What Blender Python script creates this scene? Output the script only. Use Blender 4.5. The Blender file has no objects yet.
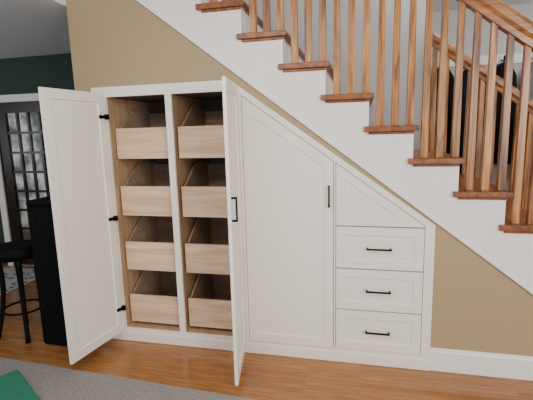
import bpy, bmesh, math, random
from mathutils import Vector, Matrix, noise
random.seed(4)
S=bpy.context.scene
COL=S.collection
ORG={}
# ---------------------------------------------------------------- materials
def newmat(name):
    m=bpy.data.materials.new(name); m.use_nodes=True
    nt=m.node_tree; b=nt.nodes['Principled BSDF']
    return m,nt,b
def lin(c):
    return tuple(((v/255.)/12.92 if v/255.<=0.04045 else ((v/255.+0.055)/1.055)**2.4) for v in c)+(1.,)
def paint(name,c,rough=0.5,var=0.04,scale=6,bump=0.02,bscale=250,metal=0.,spec=0.5):
    m,nt,b=newmat(name); N=nt.nodes; L=nt.links
    tc=N.new('ShaderNodeTexCoord')
    no=N.new('ShaderNodeTexNoise'); no.inputs['Scale'].default_value=scale; no.inputs['Detail'].default_value=3
    L.new(tc.outputs['Object'],no.inputs['Vector'])
    mx=N.new('ShaderNodeMix'); mx.data_type='RGBA'
    c=lin(c)
    mx.inputs['A'].default_value=tuple(max(0,v*(1-var)) for v in c[:3])+(1,)
    mx.inputs['B'].default_value=tuple(min(1,v*(1+var)) for v in c[:3])+(1,)
    L.new(no.outputs['Fac'],mx.inputs['Factor']); L.new(mx.outputs['Result'],b.inputs['Base Color'])
    b.inputs['Roughness'].default_value=rough; b.inputs['Metallic'].default_value=metal
    b.inputs['Specular IOR Level'].default_value=spec
    if bump>0:
        n2=N.new('ShaderNodeTexNoise'); n2.inputs['Scale'].default_value=bscale
        L.new(tc.outputs['Object'],n2.inputs['Vector'])
        bp=N.new('ShaderNodeBump'); bp.inputs['Strength'].default_value=bump*4; bp.inputs['Distance'].default_value=0.002
        L.new(n2.outputs['Fac'],bp.inputs['Height']); L.new(bp.outputs['Normal'],b.inputs['Normal'])
    return m
def wood(name,c1,c2,axis='X',rough=0.4,scale=1.0,vary=0.0):
    m,nt,b=newmat(name); N=nt.nodes; L=nt.links
    tc=N.new('ShaderNodeTexCoord'); mp=N.new('ShaderNodeMapping')
    s={'X':(1.2,14,14),'Y':(14,1.2,14),'Z':(14,14,1.2)}[axis]
    mp.inputs['Scale'].default_value=tuple(v*scale for v in s)
    L.new(tc.outputs['Object'],mp.inputs['Vector'])
    oi=N.new('ShaderNodeObjectInfo')
    ad=N.new('ShaderNodeVectorMath'); ad.operation='ADD'
    ml=N.new('ShaderNodeMath'); ml.operation='MULTIPLY'; ml.inputs[1].default_value=37
    L.new(oi.outputs['Random'],ml.inputs[0]); L.new(mp.outputs[0],ad.inputs[0]); L.new(ml.outputs[0],ad.inputs[1])
    no=N.new('ShaderNodeTexNoise'); no.inputs['Scale'].default_value=1.6; no.inputs['Detail'].default_value=7; no.inputs['Distortion'].default_value=0.8
    L.new(ad.outputs[0],no.inputs['Vector'])
    cr=N.new('ShaderNodeValToRGB'); cr.color_ramp.elements[0].position=0.34; cr.color_ramp.elements[1].position=0.66
    cr.color_ramp.elements[0].color=lin(c1); cr.color_ramp.elements[1].color=lin(c2)
    L.new(no.outputs['Fac'],cr.inputs[0])
    hs=N.new('ShaderNodeHueSaturation')
    mr=N.new('ShaderNodeMapRange'); mr.inputs['To Min'].default_value=1-vary; mr.inputs['To Max'].default_value=1+vary
    L.new(oi.outputs['Random'],mr.inputs['Value']); L.new(mr.outputs[0],hs.inputs['Value']); L.new(cr.outputs[0],hs.inputs['Color'])
    L.new(hs.outputs[0],b.inputs['Base Color']); b.inputs['Roughness'].default_value=rough
    return m
M={}
M['white']=paint('white_paint',(242,235,225),0.42,0.012,3,0.01)
M['trimwhite']=paint('trim_white_paint',(240,236,230),0.4,0.012,3,0.01)
M['tan']=paint('tan_wall_paint',(168,148,113),0.75,0.03,1.5,0.05)
M['green']=paint('dark_green_paint',(40,62,53),0.7,0.04,2,0.05)
M['grey']=paint('pale_grey_wall_paint',(198,198,196),0.8,0.02,2,0.04)
M['ceil']=paint('ceiling_paint',(230,236,242),0.9,0.02,2,0.04)
M['black']=paint('black_satin',(5,5,6),0.65,0.1,5,0,spec=.15)
M['bronze']=paint('oil_rubbed_bronze',(30,26,24),0.38,0.1,20,0,metal=0.8)
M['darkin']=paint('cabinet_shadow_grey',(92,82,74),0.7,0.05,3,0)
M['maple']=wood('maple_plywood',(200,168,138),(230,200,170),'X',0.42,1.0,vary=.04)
M['mapleZ']=wood('maple_plywood_shaded_vertical',(172,138,106),(194,160,126),'Z',0.5,vary=.05)  # same maple, darkened in colour to put the interior's shade into it
M['mapleD']=wood('maple_plywood_shaded_side',(146,120,98),(168,142,118),'X',0.55,vary=.06)  # drawer-body maple, darker and greyer with cabinet shadow painted in
M['oak']=wood('stained_oak_tread',(100,52,22),(148,88,42),'Y',0.35,vary=.1)
M['oakZ']=wood('stained_oak_baluster',(104,60,25),(202,140,74),'Z',0.35,1.4,vary=.28)
M['oakR']=wood('stained_oak_rail',(112,64,27),(182,118,58),'X',0.3,1.3)
M['brown']=wood('dark_brown_door_wood',(30,18,13),(46,29,21),'Z',0.35)
M['matgreen']=paint('green_fabric',(44,124,98),0.85,0.08,12,0.2,400)
M['coat1']=paint('black_coat_cloth',(12,12,14),0.9,0.15,8,0.2,300,spec=.2)
M['coat2']=paint('grey_coat_cloth',(110,110,112),0.9,0.15,8,0.2,300,spec=.2)
M['coat3']=paint('navy_coat_cloth',(20,22,30),0.9,0.15,8,0.2,300,spec=.2)
# floor
m,nt,b=newmat('bamboo_plank_floor'); N=nt.nodes; L=nt.links
tc=N.new('ShaderNodeTexCoord')
br=N.new('ShaderNodeTexBrick'); br.inputs['Scale'].default_value=1; br.inputs['Brick Width'].default_value=.9; br.inputs['Row Height'].default_value=0.04
br.inputs['Mortar Size'].default_value=0.0008; br.offset=0.37; br.inputs['Mortar'].default_value=lin((100,62,34))
br.inputs['Color1'].default_value=lin((164,110,62)); br.inputs['Color2'].default_value=lin((188,132,78)); br.inputs['Bias'].default_value=0
L.new(tc.outputs['Object'],br.inputs['Vector'])
mp=N.new('ShaderNodeMapping'); mp.inputs['Scale'].default_value=(3,60,1); L.new(tc.outputs['Object'],mp.inputs['Vector'])
no=N.new('ShaderNodeTexNoise'); no.inputs['Scale'].default_value=2; no.inputs['Detail'].default_value=6; L.new(mp.outputs[0],no.inputs['Vector'])
cr=N.new('ShaderNodeValToRGB'); cr.color_ramp.elements[0].position=.35; cr.color_ramp.elements[1].position=.68
cr.color_ramp.elements[0].color=(.52,.46,.40,1); cr.color_ramp.elements[1].color=(1,1,1,1); L.new(no.outputs['Fac'],cr.inputs[0])
mx=N.new('ShaderNodeMix'); mx.data_type='RGBA'; mx.blend_type='MULTIPLY'; mx.inputs['Factor'].default_value=.85
L.new(br.outputs['Color'],mx.inputs['A']); L.new(cr.outputs[0],mx.inputs['B']); L.new(mx.outputs['Result'],b.inputs['Base Color'])
b.inputs['Roughness'].default_value=.22
M['floor']=m
# carpet
m,nt,b=newmat('grey_carpet'); N=nt.nodes; L=nt.links
tc=N.new('ShaderNodeTexCoord'); no=N.new('ShaderNodeTexNoise'); no.inputs['Scale'].default_value=150; no.inputs['Detail'].default_value=3
L.new(tc.outputs['Object'],no.inputs['Vector']); cr=N.new('ShaderNodeValToRGB')
cr.color_ramp.elements[0].position=.34; cr.color_ramp.elements[1].position=.66
cr.color_ramp.elements[0].color=lin((104,99,95)); cr.color_ramp.elements[1].color=lin((172,166,160))
L.new(no.outputs['Fac'],cr.inputs[0]); L.new(cr.outputs[0],b.inputs['Base Color']); b.inputs['Roughness'].default_value=1
bp=N.new('ShaderNodeBump'); bp.inputs['Strength'].default_value=.4; bp.inputs['Distance'].default_value=.004
L.new(no.outputs['Fac'],bp.inputs['Height']); L.new(bp.outputs['Normal'],b.inputs['Normal'])
M['carpet']=m
# hall rug
m,nt,b=newmat('patterned_rug'); N=nt.nodes; L=nt.links
tc=N.new('ShaderNodeTexCoord'); vo=N.new('ShaderNodeTexVoronoi'); vo.inputs['Scale'].default_value=14
L.new(tc.outputs['Object'],vo.inputs['Vector']); cr=N.new('ShaderNodeValToRGB'); cr.color_ramp.interpolation='CONSTANT'
cr.color_ramp.elements[1].position=.35; cr.color_ramp.elements[0].color=lin((80,82,92)); cr.color_ramp.elements[1].color=lin((190,185,180))
L.new(vo.outputs['Distance'],cr.inputs[0]); L.new(cr.outputs[0],b.inputs['Base Color']); b.inputs['Roughness'].default_value=1
M['rug']=m
# glass
m,nt,b=newmat('tinted_pane_glass'); N=nt.nodes; L=nt.links
tr=N.new('ShaderNodeBsdfTransparent')
tc=N.new('ShaderNodeTexCoord'); no=N.new('ShaderNodeTexNoise'); no.inputs['Scale'].default_value=4; no.inputs['Detail'].default_value=2
L.new(tc.outputs['Object'],no.inputs['Vector']); cr=N.new('ShaderNodeValToRGB')
cr.color_ramp.elements[0].position=.4; cr.color_ramp.elements[1].position=.6
cr.color_ramp.elements[0].color=(.36,.38,.36,1); cr.color_ramp.elements[1].color=(.8,.79,.75,1)
L.new(no.outputs['Fac'],cr.inputs[0]); L.new(cr.outputs[0],tr.inputs[0])
ms=N.new('ShaderNodeMixShader'); ms.inputs[0].default_value=.06
b.inputs['Base Color'].default_value=(.02,.03,.03,1); b.inputs['Roughness'].default_value=.05
L.new(tr.outputs[0],ms.inputs[1]); L.new(b.outputs[0],ms.inputs[2]); L.new(ms.outputs[0],N['Material Output'].inputs['Surface'])
M['glass']=m
# ---------------------------------------------------------------- mesh helpers
def bbox(bm,x0,x1,y0,y1,z0,z1):
    v=[bm.verts.new(p) for p in [(x0,y0,z0),(x1,y0,z0),(x1,y1,z0),(x0,y1,z0),(x0,y0,z1),(x1,y0,z1),(x1,y1,z1),(x0,y1,z1)]]
    for f in [(0,3,2,1),(4,5,6,7),(0,1,5,4),(1,2,6,5),(2,3,7,6),(3,0,4,7)]:
        bm.faces.new([v[i] for i in f])
def bprism(bm,pts,y0,y1):
    a=[bm.verts.new((x,y0,z)) for x,z in pts]; c=[bm.verts.new((x,y1,z)) for x,z in pts]
    bm.faces.new(a); bm.faces.new(list(reversed(c)))
    n=len(pts)
    for i in range(n):
        j=(i+1)%n; bm.faces.new([a[i],c[i],c[j],a[j]])
def bprismx(bm,pts,x0,x1):
    a=[bm.verts.new((x0,y,z)) for y,z in pts]; c=[bm.verts.new((x1,y,z)) for y,z in pts]
    bm.faces.new(a); bm.faces.new(list(reversed(c)))
    n=len(pts)
    for i in range(n):
        j=(i+1)%n; bm.faces.new([a[i],c[i],c[j],a[j]])
def btube(bm,p0,p1,r0,r1,seg=12):
    p0=Vector(p0);p1=Vector(p1); d=(p1-p0)
    q=d.to_track_quat('Z','Y').to_matrix().to_4x4(); q.translation=(p0+p1)/2
    bmesh.ops.create_cone(bm,cap_ends=True,segments=seg,radius1=r0,radius2=r1,depth=d.length,matrix=q)
def bsweep(bm,path,radii,seg=10):
    path=[Vector(p) for p in path]; loops=[]
    for i,p in enumerate(path):
        t=(path[min(i+1,len(path)-1)]-path[max(i-1,0)]).normalized()
        u=t.cross(Vector((0.3,.9,.1))).normalized(); w=t.cross(u)
        loops.append([bm.verts.new(p+radii[i]*(math.cos(2*math.pi*j/seg)*u+math.sin(2*math.pi*j/seg)*w)) for j in range(seg)])
    for a,b_ in zip(loops[:-1],loops[1:]):
        for j in range(seg): bm.faces.new([a[j],a[(j+1)%seg],b_[(j+1)%seg],b_[j]])
    bm.faces.new(loops[0]); bm.faces.new(loops[-1])
def inset(pts,w):
    n=len(pts); out=[]
    A=sum(pts[i][0]*pts[(i+1)%n][1]-pts[(i+1)%n][0]*pts[i][1] for i in range(n))
    sg=1 if A>0 else -1
    ls=[]
    for i in range(n):
        p=Vector(pts[i]);q=Vector(pts[(i+1)%n]); d=(q-p).normalized(); nn=Vector((-d.y,d.x))*sg
        ls.append((p+nn*w,d))
    for i in range(n):
        (p,d),(q,e)=ls[i-1],ls[i]
        den=d.x*e.y-d.y*e.x
        t=((q.x-p.x)*e.y-(q.y-p.y)*e.x)/den
        r=p+d*t; out.append((r.x,r.y))
    return out
def bshaker(bm,pts,w,y0,t,rec=.0085,inner=None):
    inn=inner or inset(pts,w); inn2=inset(inn,.003)
    mk=lambda P,y:[bm.verts.new((x,y,z)) for x,z in P]
    A=mk(pts,y0);B=mk(inn,y0);C=mk(inn2,y0+rec)
    D=mk(inn2,y0+t-rec);E=mk(inn,y0+t);F=mk(pts,y0+t)
    def ring(P,Q):
        for i in range(len(P)):
            j=(i+1)%len(P)
            bm.faces.new([P[i],P[j],Q[j],Q[i]])
    ring(A,B); ring(B,C); bm.faces.new(C)
    ring(E,F); ring(D,E); bm.faces.new(D); ring(F,A)
def mk(name,bm,mat,parent=None,origin=None,bevel=0,smooth=False,label=None,kind=None):
    bmesh.ops.recalc_face_normals(bm,faces=bm.faces)
    vs=[v.co for v in bm.verts]
    if origin is None:
        lo=[min(v[i] for v in vs) for i in range(3)]; hi=[max(v[i] for v in vs) for i in range(3)]
        origin=Vector(((lo[0]+hi[0])/2,(lo[1]+hi[1])/2,lo[2]))
    origin=Vector(origin)
    bmesh.ops.translate(bm,verts=bm.verts,vec=-origin)
    me=bpy.data.meshes.new(name); bm.to_mesh(me); bm.free()
    if smooth:
        for p in me.polygons: p.use_smooth=True
    me.materials.append(M[mat])
    o=bpy.data.objects.new(name,me); COL.objects.link(o)
    ORG[o]=origin
    if parent is not None:
        o.parent=parent; o.location=origin-ORG[parent]
    else: o.location=origin
    if bevel:
        bv=o.modifiers.new('bevel','BEVEL'); bv.width=bevel; bv.segments=2; bv.limit_method='ANGLE'; bv.angle_limit=math.radians(35)
    if label: o['label']=label
    if kind: o['kind']=kind
    return o
def root(name,loc,label,cat,group=None):
    o=bpy.data.objects.new(name,None); COL.objects.link(o); o.location=loc; ORG[o]=Vector(loc)
    o.empty_display_size=.1
    o['label']=label; o['category']=cat
    if group: o['group']=group
    return o
def box(name,dims,mat,parent=None,**k):
    bm=bmesh.new(); bbox(bm,*dims); return mk(name,bm,mat,parent,**k)
def prism(name,pts,y0,y1,mat,parent=None,**k):
    bm=bmesh.new(); bprism(bm,pts,y0,y1); return mk(name,bm,mat,parent,**k)
# ---------------------------------------------------------------- dimensions
zl=lambda x:1.333-.762*x            # lower edge of stringer
zo=lambda x:1.884-.7236*(x+.842)    # slanted outer edge of cabinets
RUN,RISE=.26,.1965
xn=lambda k:-.458+RUN*k
zt=lambda k:2.155-RISE*k
znose=lambda x:2.155-RISE*(x+.458)/RUN
HC=2.44
# ---------------------------------------------------------------- room
box('floor',(-6,3.4,-4.2,3.0,-.05,0),'floor',kind='structure',origin=(0,0,0))
prism('wall_front',[(-2,0),(-1.85,0),(-1.85,1.875),(-.845,1.875),(.425,.955),(.425,0),(1.72,0),(-1.6,zl(-1.6)+.06),(-1.6,2.6),(-2,2.6)],0,.1,'tan',kind='structure')
box('wall_return',(-2,-1.9,.1,1.4,0,2.6),'green',kind='structure')
DX=.10
bm=bmesh.new()
bbox(bm,-6,-4.28+DX,1.4,1.5,0,HC); bbox(bm,-4.28+DX,-3.42+DX,1.4,1.5,1.98,HC); bbox(bm,-3.42+DX,-2.0,1.4,1.5,0,HC)
mk('wall_back',bm,'green',kind='structure')
box('wall_left',(-6.1,-6,-4.2,1.5,0,HC),'green',kind='structure')
box('wall_stairwell',(-2.0,.50,.98,1.06,0,4.0),'grey',kind='structure')
box('wall_right',(3.4,3.5,-4.2,3.0,0,2.6),'grey',kind='structure')
box('wall_far',(.50,3.4,1.65,1.75,0,2.6),'grey',kind='structure')
bm=bmesh.new(); bbox(bm,-6,-2,-4.2,1.5,HC,HC+.06); bbox(bm,-2,3.4,-4.2,-.04,2.6,2.66); bbox(bm,.50,3.4,1.06,1.75,2.6,2.66)
mk('ceiling',bm,'ceil',kind='structure')
bm=bmesh.new(); bprismx(bm,[(0,0),(-.016,0),(-.016,.13),(-.012,.138),(-.012,.145),(-.006,.152),(0,.152)],.435,1.545)
mk('baseboard_front',bm,'trimwhite',kind='structure')
bm=bmesh.new(); bprismx(bm,[(0,0),(-.016,0),(-.016,.13),(-.006,.152),(0,.152)],-2.0,-1.86)
mk('baseboard_left',bm,'trimwhite',kind='structure')
# hall french door + casing
bm=bmesh.new()
bbox(bm,-4.36+DX,-4.28+DX,1.38,1.4,0,2.03); bbox(bm,-3.42+DX,-3.34+DX,1.38,1.4,0,2.03); bbox(bm,-4.36+DX,-3.34+DX,1.375,1.4,1.96,2.04)
mk('trim_1',bm,'trimwhite',kind='structure')
bm=bmesh.new()
bbox(bm,-4.27+DX,-4.15+DX,1.41,1.45,.01,1.97); bbox(bm,-3.55+DX,-3.43+DX,1.41,1.45,.01,1.97)
bbox(bm,-4.15+DX,-3.55+DX,1.41,1.45,.01,.24); bbox(bm,-4.15+DX,-3.55+DX,1.41,1.45,1.84,1.97)
for i in (1,2,3):
    x=-4.15+DX+.60*i/4; bbox(bm,x-.013,x+.013,1.415,1.445,.24,1.84)
for i in range(1,7):
    z=.24+1.60*i/7; bbox(bm,-4.15+DX,-3.55+DX,1.416,1.444,z-.013,z+.013)
d=mk('door_1',bm,'brown',kind='structure')
box('glass',(-4.15+DX,-3.55+DX,1.428,1.432,.24,1.84),'glass',d)
o=box('porch_floor',(-12,-2.2,1.52,6,-.06,-.01),'grey',kind='structure')
# ---------------------------------------------------------------- hardware
def pull(parent,cx,cz,length,y,vertical,label='dark bronze bar pull'):
    bm=bmesh.new(); h=length/2
    if vertical:
        bbox(bm,cx-.0055,cx+.0055,y-.032,y-.022,cz-h,cz+h)
        for s in(-1,1): bbox(bm,cx-.0055,cx+.0055,y-.024,y+.001,cz+s*(h-.006)-.006,cz+s*(h-.006)+.006)
    else:
        bbox(bm,cx-h,cx+h,y-.032,y-.022,cz-.0055,cz+.0055)
        for s in(-1,1): bbox(bm,cx+s*(h-.006)-.006,cx+s*(h-.006)+.006,y-.024,y+.001,cz-.0055,cz+.0055)
    return mk('handle',bm,'bronze',parent,bevel=.0015,label=label)
FY0,FY1=-.016,.004
# ---------------------------------------------------------------- pantry cabinet
P=root('pantry_cabinet',(-1.325,0,0),'built-in white pantry cabinet with two open doors and maple pull-out drawers','cabinet')
bm=bmesh.new()
bbox(bm,-1.86,-1.75,FY0,FY1,0,1.884)
bprism(bm,[(-1.75,1.815),(-.79,1.815),(-.79,zo(-.79)),(-.842,1.884),(-1.75,1.884)],FY0,FY1)
bbox(bm,-1.75,-.79,FY0,FY1,0,.10)
bbox(bm,-1.302,-1.257,FY0,FY1,.10,1.815)
bbox(bm,-.812,-.79,FY0,FY1,.10,1.815)
mk('face_frame',bm,'white',P,bevel=.0015)
box('toe_board',(-1.86,-.79,-.024,FY0,0,.07),'white',P,bevel=.003)
bm=bmesh.new()
bbox(bm,-1.768,-1.75,.004,.56,.08,1.83); bbox(bm,-1.289,-1.270,.004,.56,.1,1.815); bbox(bm,-.812,-.794,.004,.56,.08,1.83)
bbox(bm,-1.75,-.812,.004,.56,.082,.1)
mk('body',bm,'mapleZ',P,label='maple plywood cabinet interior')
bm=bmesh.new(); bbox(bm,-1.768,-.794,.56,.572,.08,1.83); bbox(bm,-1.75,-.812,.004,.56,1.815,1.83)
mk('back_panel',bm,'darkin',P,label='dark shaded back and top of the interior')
def pullout(x0,x1,z0):
    y0,y1=.045,.54
    bm=bmesh.new()
    prof=[(y0+.018,z0+.01),(y1,z0+.01),(y1,z0+.365),(y0+.27,z0+.365),(y0+.235,z0+.355),(y0+.06,z0+.232),(y0+.04,z0+.218),(y0+.018,z0+.214)]
    bprismx(bm,prof,x0+.004,x0+.017); bprismx(bm,prof,x1-.017,x1-.004)
    bbox(bm,x0+.017,x1-.017,y0+.018,y1,z0+.015,z0+.025); bbox(bm,x0+.017,x1-.017,y1-.013,y1,z0+.025,z0+.34)
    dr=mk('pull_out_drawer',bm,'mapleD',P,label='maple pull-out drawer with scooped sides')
    box('drawer_front',(x0,x1,y0,y0+.018,z0,z0+.218),'maple',dr,bevel=.002)
    box('slide',(x0-.012,x0+.003,y0+.03,y1,z0+.015,z0+.055),'bronze',dr)
    box('slide',(x1-.003,x1+.012,y0+.03,y1,z0+.015,z0+.055),'bronze',dr)
for i in range(4):
    pullout(-1.733,-1.318,.128+.418*i); pullout(-1.250,-.838,.128+.418*i)
def hinge(parent,x,z,sx,y):
    bm=bmesh.new(); bbox(bm,x,x+sx*.04,y,y+.012,z-.010,z+.010)
    btube(bm,(x+sx*.045,y-.002,z),(x+sx*.045,y+.006,z),.014,.014)
    bbox(bm,x-sx*.010,x+.010*sx,y-.004,y+.026,z-.018,z+.018)
    mk('hinge',bm,'bronze',parent,label='dark concealed hinge')
W=.510
bm=bmesh.new(); bshaker(bm,[(0.002,.090),(W,.090),(W,1.840),(0.002,1.840)],.062,0,.02)
dl=mk('door',bm,'white',P,origin=(0,0,0),bevel=.0015); dl.location=Vector((-1.770,-.02,0))-ORG[P]; dl.rotation_euler=(0,0,math.radians(-98.0))
pull(dl,W-.03,1.13,.14,0,True)
for z in (.27,.96,1.68): hinge(dl,.012,z,1,.02)
bm=bmesh.new(); bshaker(bm,[(-W,.082),(-.002,.082),(-.002,1.838),(-W,1.838)],.062,0,.02)
dr_=mk('door',bm,'white',P,origin=(0,0,0),bevel=.0015); dr_.location=Vector((-.79,-.02,0))-ORG[P]; dr_.rotation_euler=(0,0,math.radians(100.6))
pull(dr_,-W+.03,1.13,.14,0,True)
for z in (.27,.96,1.68): hinge(dr_,-.012,z,-1,.02)
# ---------------------------------------------------------------- tall cabinet
T=root('tall_cabinet',(-.48,0,0),'built-in white tall cabinet with slanted-top shaker door','cabinet')
bm=bmesh.new()
xa,xb=-.768,-.176
bbox(bm,-.79,xa,FY0,FY1,0,zo(-.79)-.03); bbox(bm,xb,-.1735,FY0,FY1,0,zo(xb)-.03)
bbox(bm,xa,xb,FY0,FY1,0,.088)
bprism(bm,[(-.79,zo(-.79)-.045),(-.1735,zo(-.1735)-.045),(-.1735,zo(-.1735)),(-.79,zo(-.79))],FY0-.0005,FY1)
mk('face_frame',bm,'white',T)
box('toe_board',(-.79,-.1735,-.024,FY0,0,.07),'white',T,bevel=.003)
bm=bmesh.new(); bprism(bm,[(-.785,.06),(-.18,.06),(-.18,zo(-.18)-.02),(-.785,zo(-.785)-.02)],.45,.462)
bprism(bm,[(-.785,.06),(-.18,.06),(-.18,.075),(-.785,.075)],.01,.45)
mk('body',bm,'darkin',T)
dpts=[(xa+.004,.092),(xb-.004,.092),(xb-.004,zo(xb-.004)-.050),(xa+.004,zo(xa+.004)-.050)]
bm=bmesh.new(); bshaker(bm,dpts,.062,-.019,.02)
td=mk('door',bm,'white',T,bevel=.0015,label='slanted-top white shaker door')
pull(td,-.205,1.135,.14,-.019,True)
# ---------------------------------------------------------------- drawer cabinet
C=root('drawer_cabinet',(.13,0,0),'built-in white drawer cabinet with three drawers and triangular panel','cabinet')
bm=bmesh.new()
bbox(bm,-.1735,-.166,FY0,FY1,0,zo(-.166)-.03); bprism(bm,[(.378,0),(.435,0),(.435,zo(.435)),(.378,zo(.378))],FY0,FY1)
bbox(bm,-.166,.378,FY0,FY1,0,.097)
bprism(bm,[(-.1735,zo(-.1735)-.045),(.378,zo(.378)-.045),(.378,zo(.378)),(-.1735,zo(-.1735))],FY0-.0005,FY1)
mk('face_frame',bm,'white',C)
box('toe_board',(-.1735,.435,-.024,FY0,0,.07),'white',C,bevel=.003)
bm=bmesh.new(); bprism(bm,[(-.168,.06),(.42,.06),(.42,.90),(-.168,1.33)],.30,.312)
for z in (.378,.660,.941): bbox(bm,-.166,.378,.004,.3,z-.004,z+.004)
mk('body',bm,'darkin',C)
for z0 in (.100,.382,.664):
    bm=bmesh.new(); bshaker(bm,[(-.162,z0),(.374,z0),(.374,z0+.274),(-.162,z0+.274)],.055,-.019,.02)
    dd=mk('drawer',bm,'white',C,bevel=.0015)
    pull(dd,.106,z0+.137,.155,-.019,False)
bm=bmesh.new()
bshaker(bm,[(-.162,.946),((1.884-.050-.946)/.7236-.842,.946),(-.162,zo(-.162)-.050)],.05,-.019,.02)
mk('panel',bm,'white',C,label='fixed triangular shaker panel')
# ---------------------------------------------------------------- staircase
St=root('staircase',(.3,0.45,0),'straight staircase with stained oak treads, white risers and white stringer','staircase')
pts=[]
K0,K1=-3,10
pts.append((xn(K0)-.29,zl(xn(K0)-.29)))
for k in range(K0,K1+1):
    pts.append((xn(k)-.29 if k==K0 else xn(k-1)-.03,zt(k)-.036)); pts.append((xn(k)-.03,zt(k)-.036))
pts.append((xn(K1)-.03,0)); pts.append((1.749,0))
prism('stringer',pts,-.014,.0,'trimwhite',St,label='white sawtooth skirt board')
prism('stringer',pts,.92,.96,'trimwhite',St,label='white sawtooth skirt board')
x0=xn(K0)-.29
prism('stringer_molding',[(x0,zl(x0)),(1.749,0),(1.749-.03,0),(x0,zl(x0)-.024)],-.022,.0,'trimwhite',St,bevel=.003)
for k in range(K0,K1+1):
    bm=bmesh.new(); z=zt(k); a=xn(k)-.318 ; bb=xn(k)
    t=.034
    prof=[(a,z-t)]+[(bb-t/2+t/2*math.cos(u),z-t/2+t/2*math.sin(u)) for u in [math.radians(-90+22.5*i) for i in range(9)]]+[(a,z)]
    bprism(bm,[(xn(k)-.29,z-t)]+prof[1:-1]+[(xn(k)-.29,z)],-.0,.955)
    bprism(bm,prof,-.045,-.0)
    mk('tread',bm,'oak',St,bevel=.004)
    zb=zt(k+1) if k<K1 else 0
    box('riser',(xn(k)-.045,xn(k)-.03,.0,.92,zb,z-t),'trimwhite',St)
    box('cove_molding',(xn(k)-.29,xn(k)-.03,-.026,-.014,z-t-.016,z-t),'oak',St,bevel=.004)
# railings
def railing(y,ka,kb,label,x0,x1,hr,sc=1.0):
    R=root('stair_railing',((x0+x1)/2,y,znose((x0+x1)/2)),label,'railing')
    cs=math.cos(math.atan(RISE/RUN)); 
    prof=[(-.022,-.046),(.022,-.046),(.024,-.022),(.033,-.006),(.034,.018),(.024,.036),(0,.042),(-.024,.036),(-.034,.018),(-.033,-.006),(-.024,-.022)]
    prof=[(u*sc,v*sc) for u,v in prof]
    bm=bmesh.new(); a=[];c=[]
    for (u,v) in prof:
        a.append(bm.verts.new((x0,y+u,znose(x0)+hr+v/cs))); c.append(bm.verts.new((x1,y+u,znose(x1)+hr+v/cs)))
    n=len(prof); bm.faces.new(a); bm.faces.new(list(reversed(c)))
    for i in range(n): bm.faces.new([a[i],a[(i+1)%n],c[(i+1)%n],c[i]])
    mk('handrail',bm,'oakR',R,bevel=.002)
    for k in range(ka,kb+1):
        for dx in (.05,.137,.223):
            x=xn(k)-dx
            if x<x0+.02 or x>x1-.02: continue
            h0=.021;h1=.0165; zb=zt(k); 
            bm=bmesh.new()
            r=[bm.verts.new((x+sx*h0,y+sy*h0,zb)) for sx,sy in((-1,-1),(1,-1),(1,1),(-1,1))]
            r1=[bm.verts.new((x+sx*h0,y+sy*h0,zb+.2)) for sx,sy in((-1,-1),(1,-1),(1,1),(-1,1))]
            q=[bm.verts.new((x+sx*h1,y+sy*h1,znose(x+sx*h1)+hr-.046*sc/cs+.004)) for sx,sy in((-1,-1),(1,-1),(1,1),(-1,1))]
            bm.faces.new(list(reversed(r))); bm.faces.new(q)
            for i in range(4):
                j=(i+1)%4; bm.faces.new([r[i],r[j],r1[j],r1[i]]); bm.faces.new([r1[i],r1[j],q[j],q[i]])
            mk('baluster',bm,'oakZ',R,bevel=.003)
    return R
railing(.03,-2,10,'stained oak railing with square balusters along the open stair side',-1.2,2.2,.90,1.25)
railing(.90,4,10,'stained oak railing with square balusters on the inner stair side',.51,2.2,.80,1.0)
# ---------------------------------------------------------------- rugs etc
bm=bmesh.new(); bbox(bm,-2.6,2.2,-2.9,0,0,.014)
o=mk('area_rug',bm,'carpet',bevel=.004,origin=(0,0,0)); o.location=(-1.6,-.475,0); o.rotation_euler=(0,0,math.radians(-3.0)); o['label']='grey speckled low-pile area rug on the wood floor'; o['category']='rug'
o=box('hall_rug',(-4.6,-3.5,.55,1.3,0,.008),'rug',bevel=.002); o['label']='small dark and cream patterned rug by the glass door'; o['category']='rug'
bm=bmesh.new(); bbox(bm,0,.8,-.6,0,0,.03)
o=mk('play_mat',bm,'matgreen',bevel=.01,origin=(0,0,0)); o.location=(-2.21,-.57,.0145); o.rotation_euler=(0,0,math.radians(-31)); o['label']='green fabric floor mat lying on the area rug'; o['category']='mat'
# black cabinet
B=root('black_cabinet',(-2.20,0,0),'black waist-high cabinet standing beside the wall corner','cabinet')
box('body',(-2.335,-2.06,-.19,.25,0,1.07),'black',B,bevel=.004)
box('top',(-2.345,-2.05,-.21,.26,1.07,1.11),'black',B,bevel=.018)
bm=bmesh.new(); bshaker(bm,[(-2.33,.02),(-2.065,.02),(-2.065,1.06),(-2.33,1.06)],.05,-.208,.017,.003)
bd=mk('door',bm,'black',B,bevel=.002)
pull(bd,-2.10,.6,.1,-.208,True)
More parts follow.
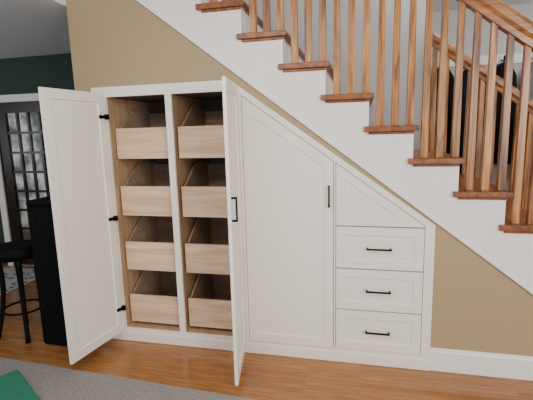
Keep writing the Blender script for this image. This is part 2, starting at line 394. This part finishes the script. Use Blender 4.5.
# stool
sx,sy=-2.62,-.06
G=root('counter_stool',(sx,sy,0),'black round-seat counter stool with curved legs and foot ring','stool')
bm=bmesh.new(); btube(bm,(sx,sy,.64),(sx,sy,.68),.17,.19,28); btube(bm,(sx,sy,.68),(sx,sy,.735),.19,.155,28)
mk('seat',bm,'black',G,bevel=.008)
for i in range(4):
    a=math.radians(45+90*i); bm=bmesh.new()
    rr=[.20,.185,.16,.135,.12,.12,.13,.14]; zz=[0,.05,.15,.28,.40,.50,.58,.645]
    bsweep(bm,[(sx+q*math.cos(a),sy+q*math.sin(a),z) for q,z in zip(rr,zz)],[.019,.016,.016,.017,.018,.02,.024,.028])
    mk('leg',bm,'black',G,smooth=True)
bm=bmesh.new(); n=28
for i in range(n):
    a0=2*math.pi*i/n;a1=2*math.pi*(i+1)/n; btube(bm,(sx+.145*math.cos(a0),sy+.145*math.sin(a0),.22),(sx+.145*math.cos(a1),sy+.145*math.sin(a1),.22),.009,.009,8)
mk('foot_ring',bm,'black',G)
# coats on hooks
Rk=root('coat_rack',(1.55,1.65,2.10),'white wall rail with dark hooks for hanging coats','coat rack')
box('rail',(.56,2.7,1.63,1.65,2.10,2.18),'trimwhite',Rk)
xs=[.70+.255*i for i in range(8)]
for x in xs:
    bm=bmesh.new(); btube(bm,(x,1.63,2.13),(x,1.56,2.11),.008,.008); btube(bm,(x,1.56,2.11),(x,1.55,2.16),.008,.008)
    mk('hook',bm,'bronze',Rk)
for i,x in enumerate(xs):
    bm=bmesh.new(); n=28; loops=[]
    zb=[1.15,1.0,1.2,1.05,1.15,1.0,1.2,1.1][i]
    H=[(2.10,.02,.015),(2.07,.06,.03),(2.0,.10,.045),(1.88,.115,.055),(1.7,.118,.06),(1.45,.12,.062),(zb,.122,.065)]
    ph=random.random()*6
    for (z,rx,ry) in H:
        lp=[]
        for j in range(n):
            a=2*math.pi*j/n; w=1+.07*math.sin(7*a+ph)*(2.10-z)
            lp.append(bm.verts.new((x+rx*w*math.cos(a),1.555+ry*w*math.sin(a),z)))
        loops.append(lp)
    for u in range(len(loops)-1):
        for j in range(n): bm.faces.new([loops[u][j],loops[u][(j+1)%n],loops[u+1][(j+1)%n],loops[u+1][j]])
    bm.faces.new(loops[0]); bm.faces.new(loops[-1])
    for s in(-1,1): btube(bm,(x+s*.065,1.53,1.98),(x+s*.085,1.50,1.45),.034,.028)
    mt=['coat1','coat3','coat1','coat2','coat1','coat3','coat1','coat3'][i]
    o=mk('coat',bm,mt,smooth=True); o['label']={'coat1':'black coat hanging from a wall hook','coat2':'grey coat hanging from a wall hook','coat3':'navy coat hanging from a wall hook'}[mt]; o['category']='coat'; o['group']='coats on the wall rail'
# ---------------------------------------------------------------- light
def area(loc,tgt,sx,sy,p,c):
    l=bpy.data.lights.new('area','AREA'); l.shape='RECTANGLE'; l.size=sx; l.size_y=sy; l.energy=p; l.color=c
    o=bpy.data.objects.new('unseen_area_light',l); COL.objects.link(o); o.location=loc  # all out of view; only the first stands for room windows
    o.rotation_euler=(Vector(tgt)-Vector(loc)).to_track_quat('-Z','Y').to_euler()
area((2.2,-3.8,1.9),(-.3,0,1.1),1.6,1.4,100,(1,.98,.95))  # daylight from unseen windows behind the camera
area((-.9,-1.9,2.55),(-1.0,-.7,0),1.6,.9,52,(1,.955,.90))  # added overhead fill in front of the pantry, not a window
area((1.5,.5,3.9),(.3,.6,1.5),2.0,.8,42,(.95,.98,1))  # added high in the stairwell to brighten its far wall
area((2.2,1.35,2.55),(2.0,1.4,1),.8,.3,10,(1,.98,.95))  # added just under the ceiling to light the coat area
area((-5.9,-1.2,1.6),(-3.6,-.4,2.6),1.2,1.0,30,(.88,.94,1))  # added at the left wall to brighten the hall ceiling
w=bpy.data.worlds.new('world'); S.world=w; w.use_nodes=True
w.node_tree.nodes['Background'].inputs[0].default_value=(.93,.95,1,1); w.node_tree.nodes['Background'].inputs[1].default_value=.85
# ---------------------------------------------------------------- camera
yaw,pitch,roll,f=.2342,.1662,.0268,407.7
fw=Vector((-math.sin(yaw)*math.cos(pitch), math.cos(yaw)*math.cos(pitch), -math.sin(pitch)))
r=Vector((math.cos(yaw),math.sin(yaw),0)); d=fw.cross(r)
c,s=math.cos(roll),math.sin(roll); r,d=c*r+s*d,-s*r+c*d
cam=bpy.data.cameras.new('camera'); co=bpy.data.objects.new('camera',cam); COL.objects.link(co)
cam.sensor_width=36; cam.lens=36*f/533
Mx=Matrix.Identity(4)
for i in range(3): Mx[i][0]=r[i]; Mx[i][1]=-d[i]; Mx[i][2]=-fw[i]
Mx.translation=Vector((0,-2.601,1.55)); co.matrix_world=Mx
S.camera=co
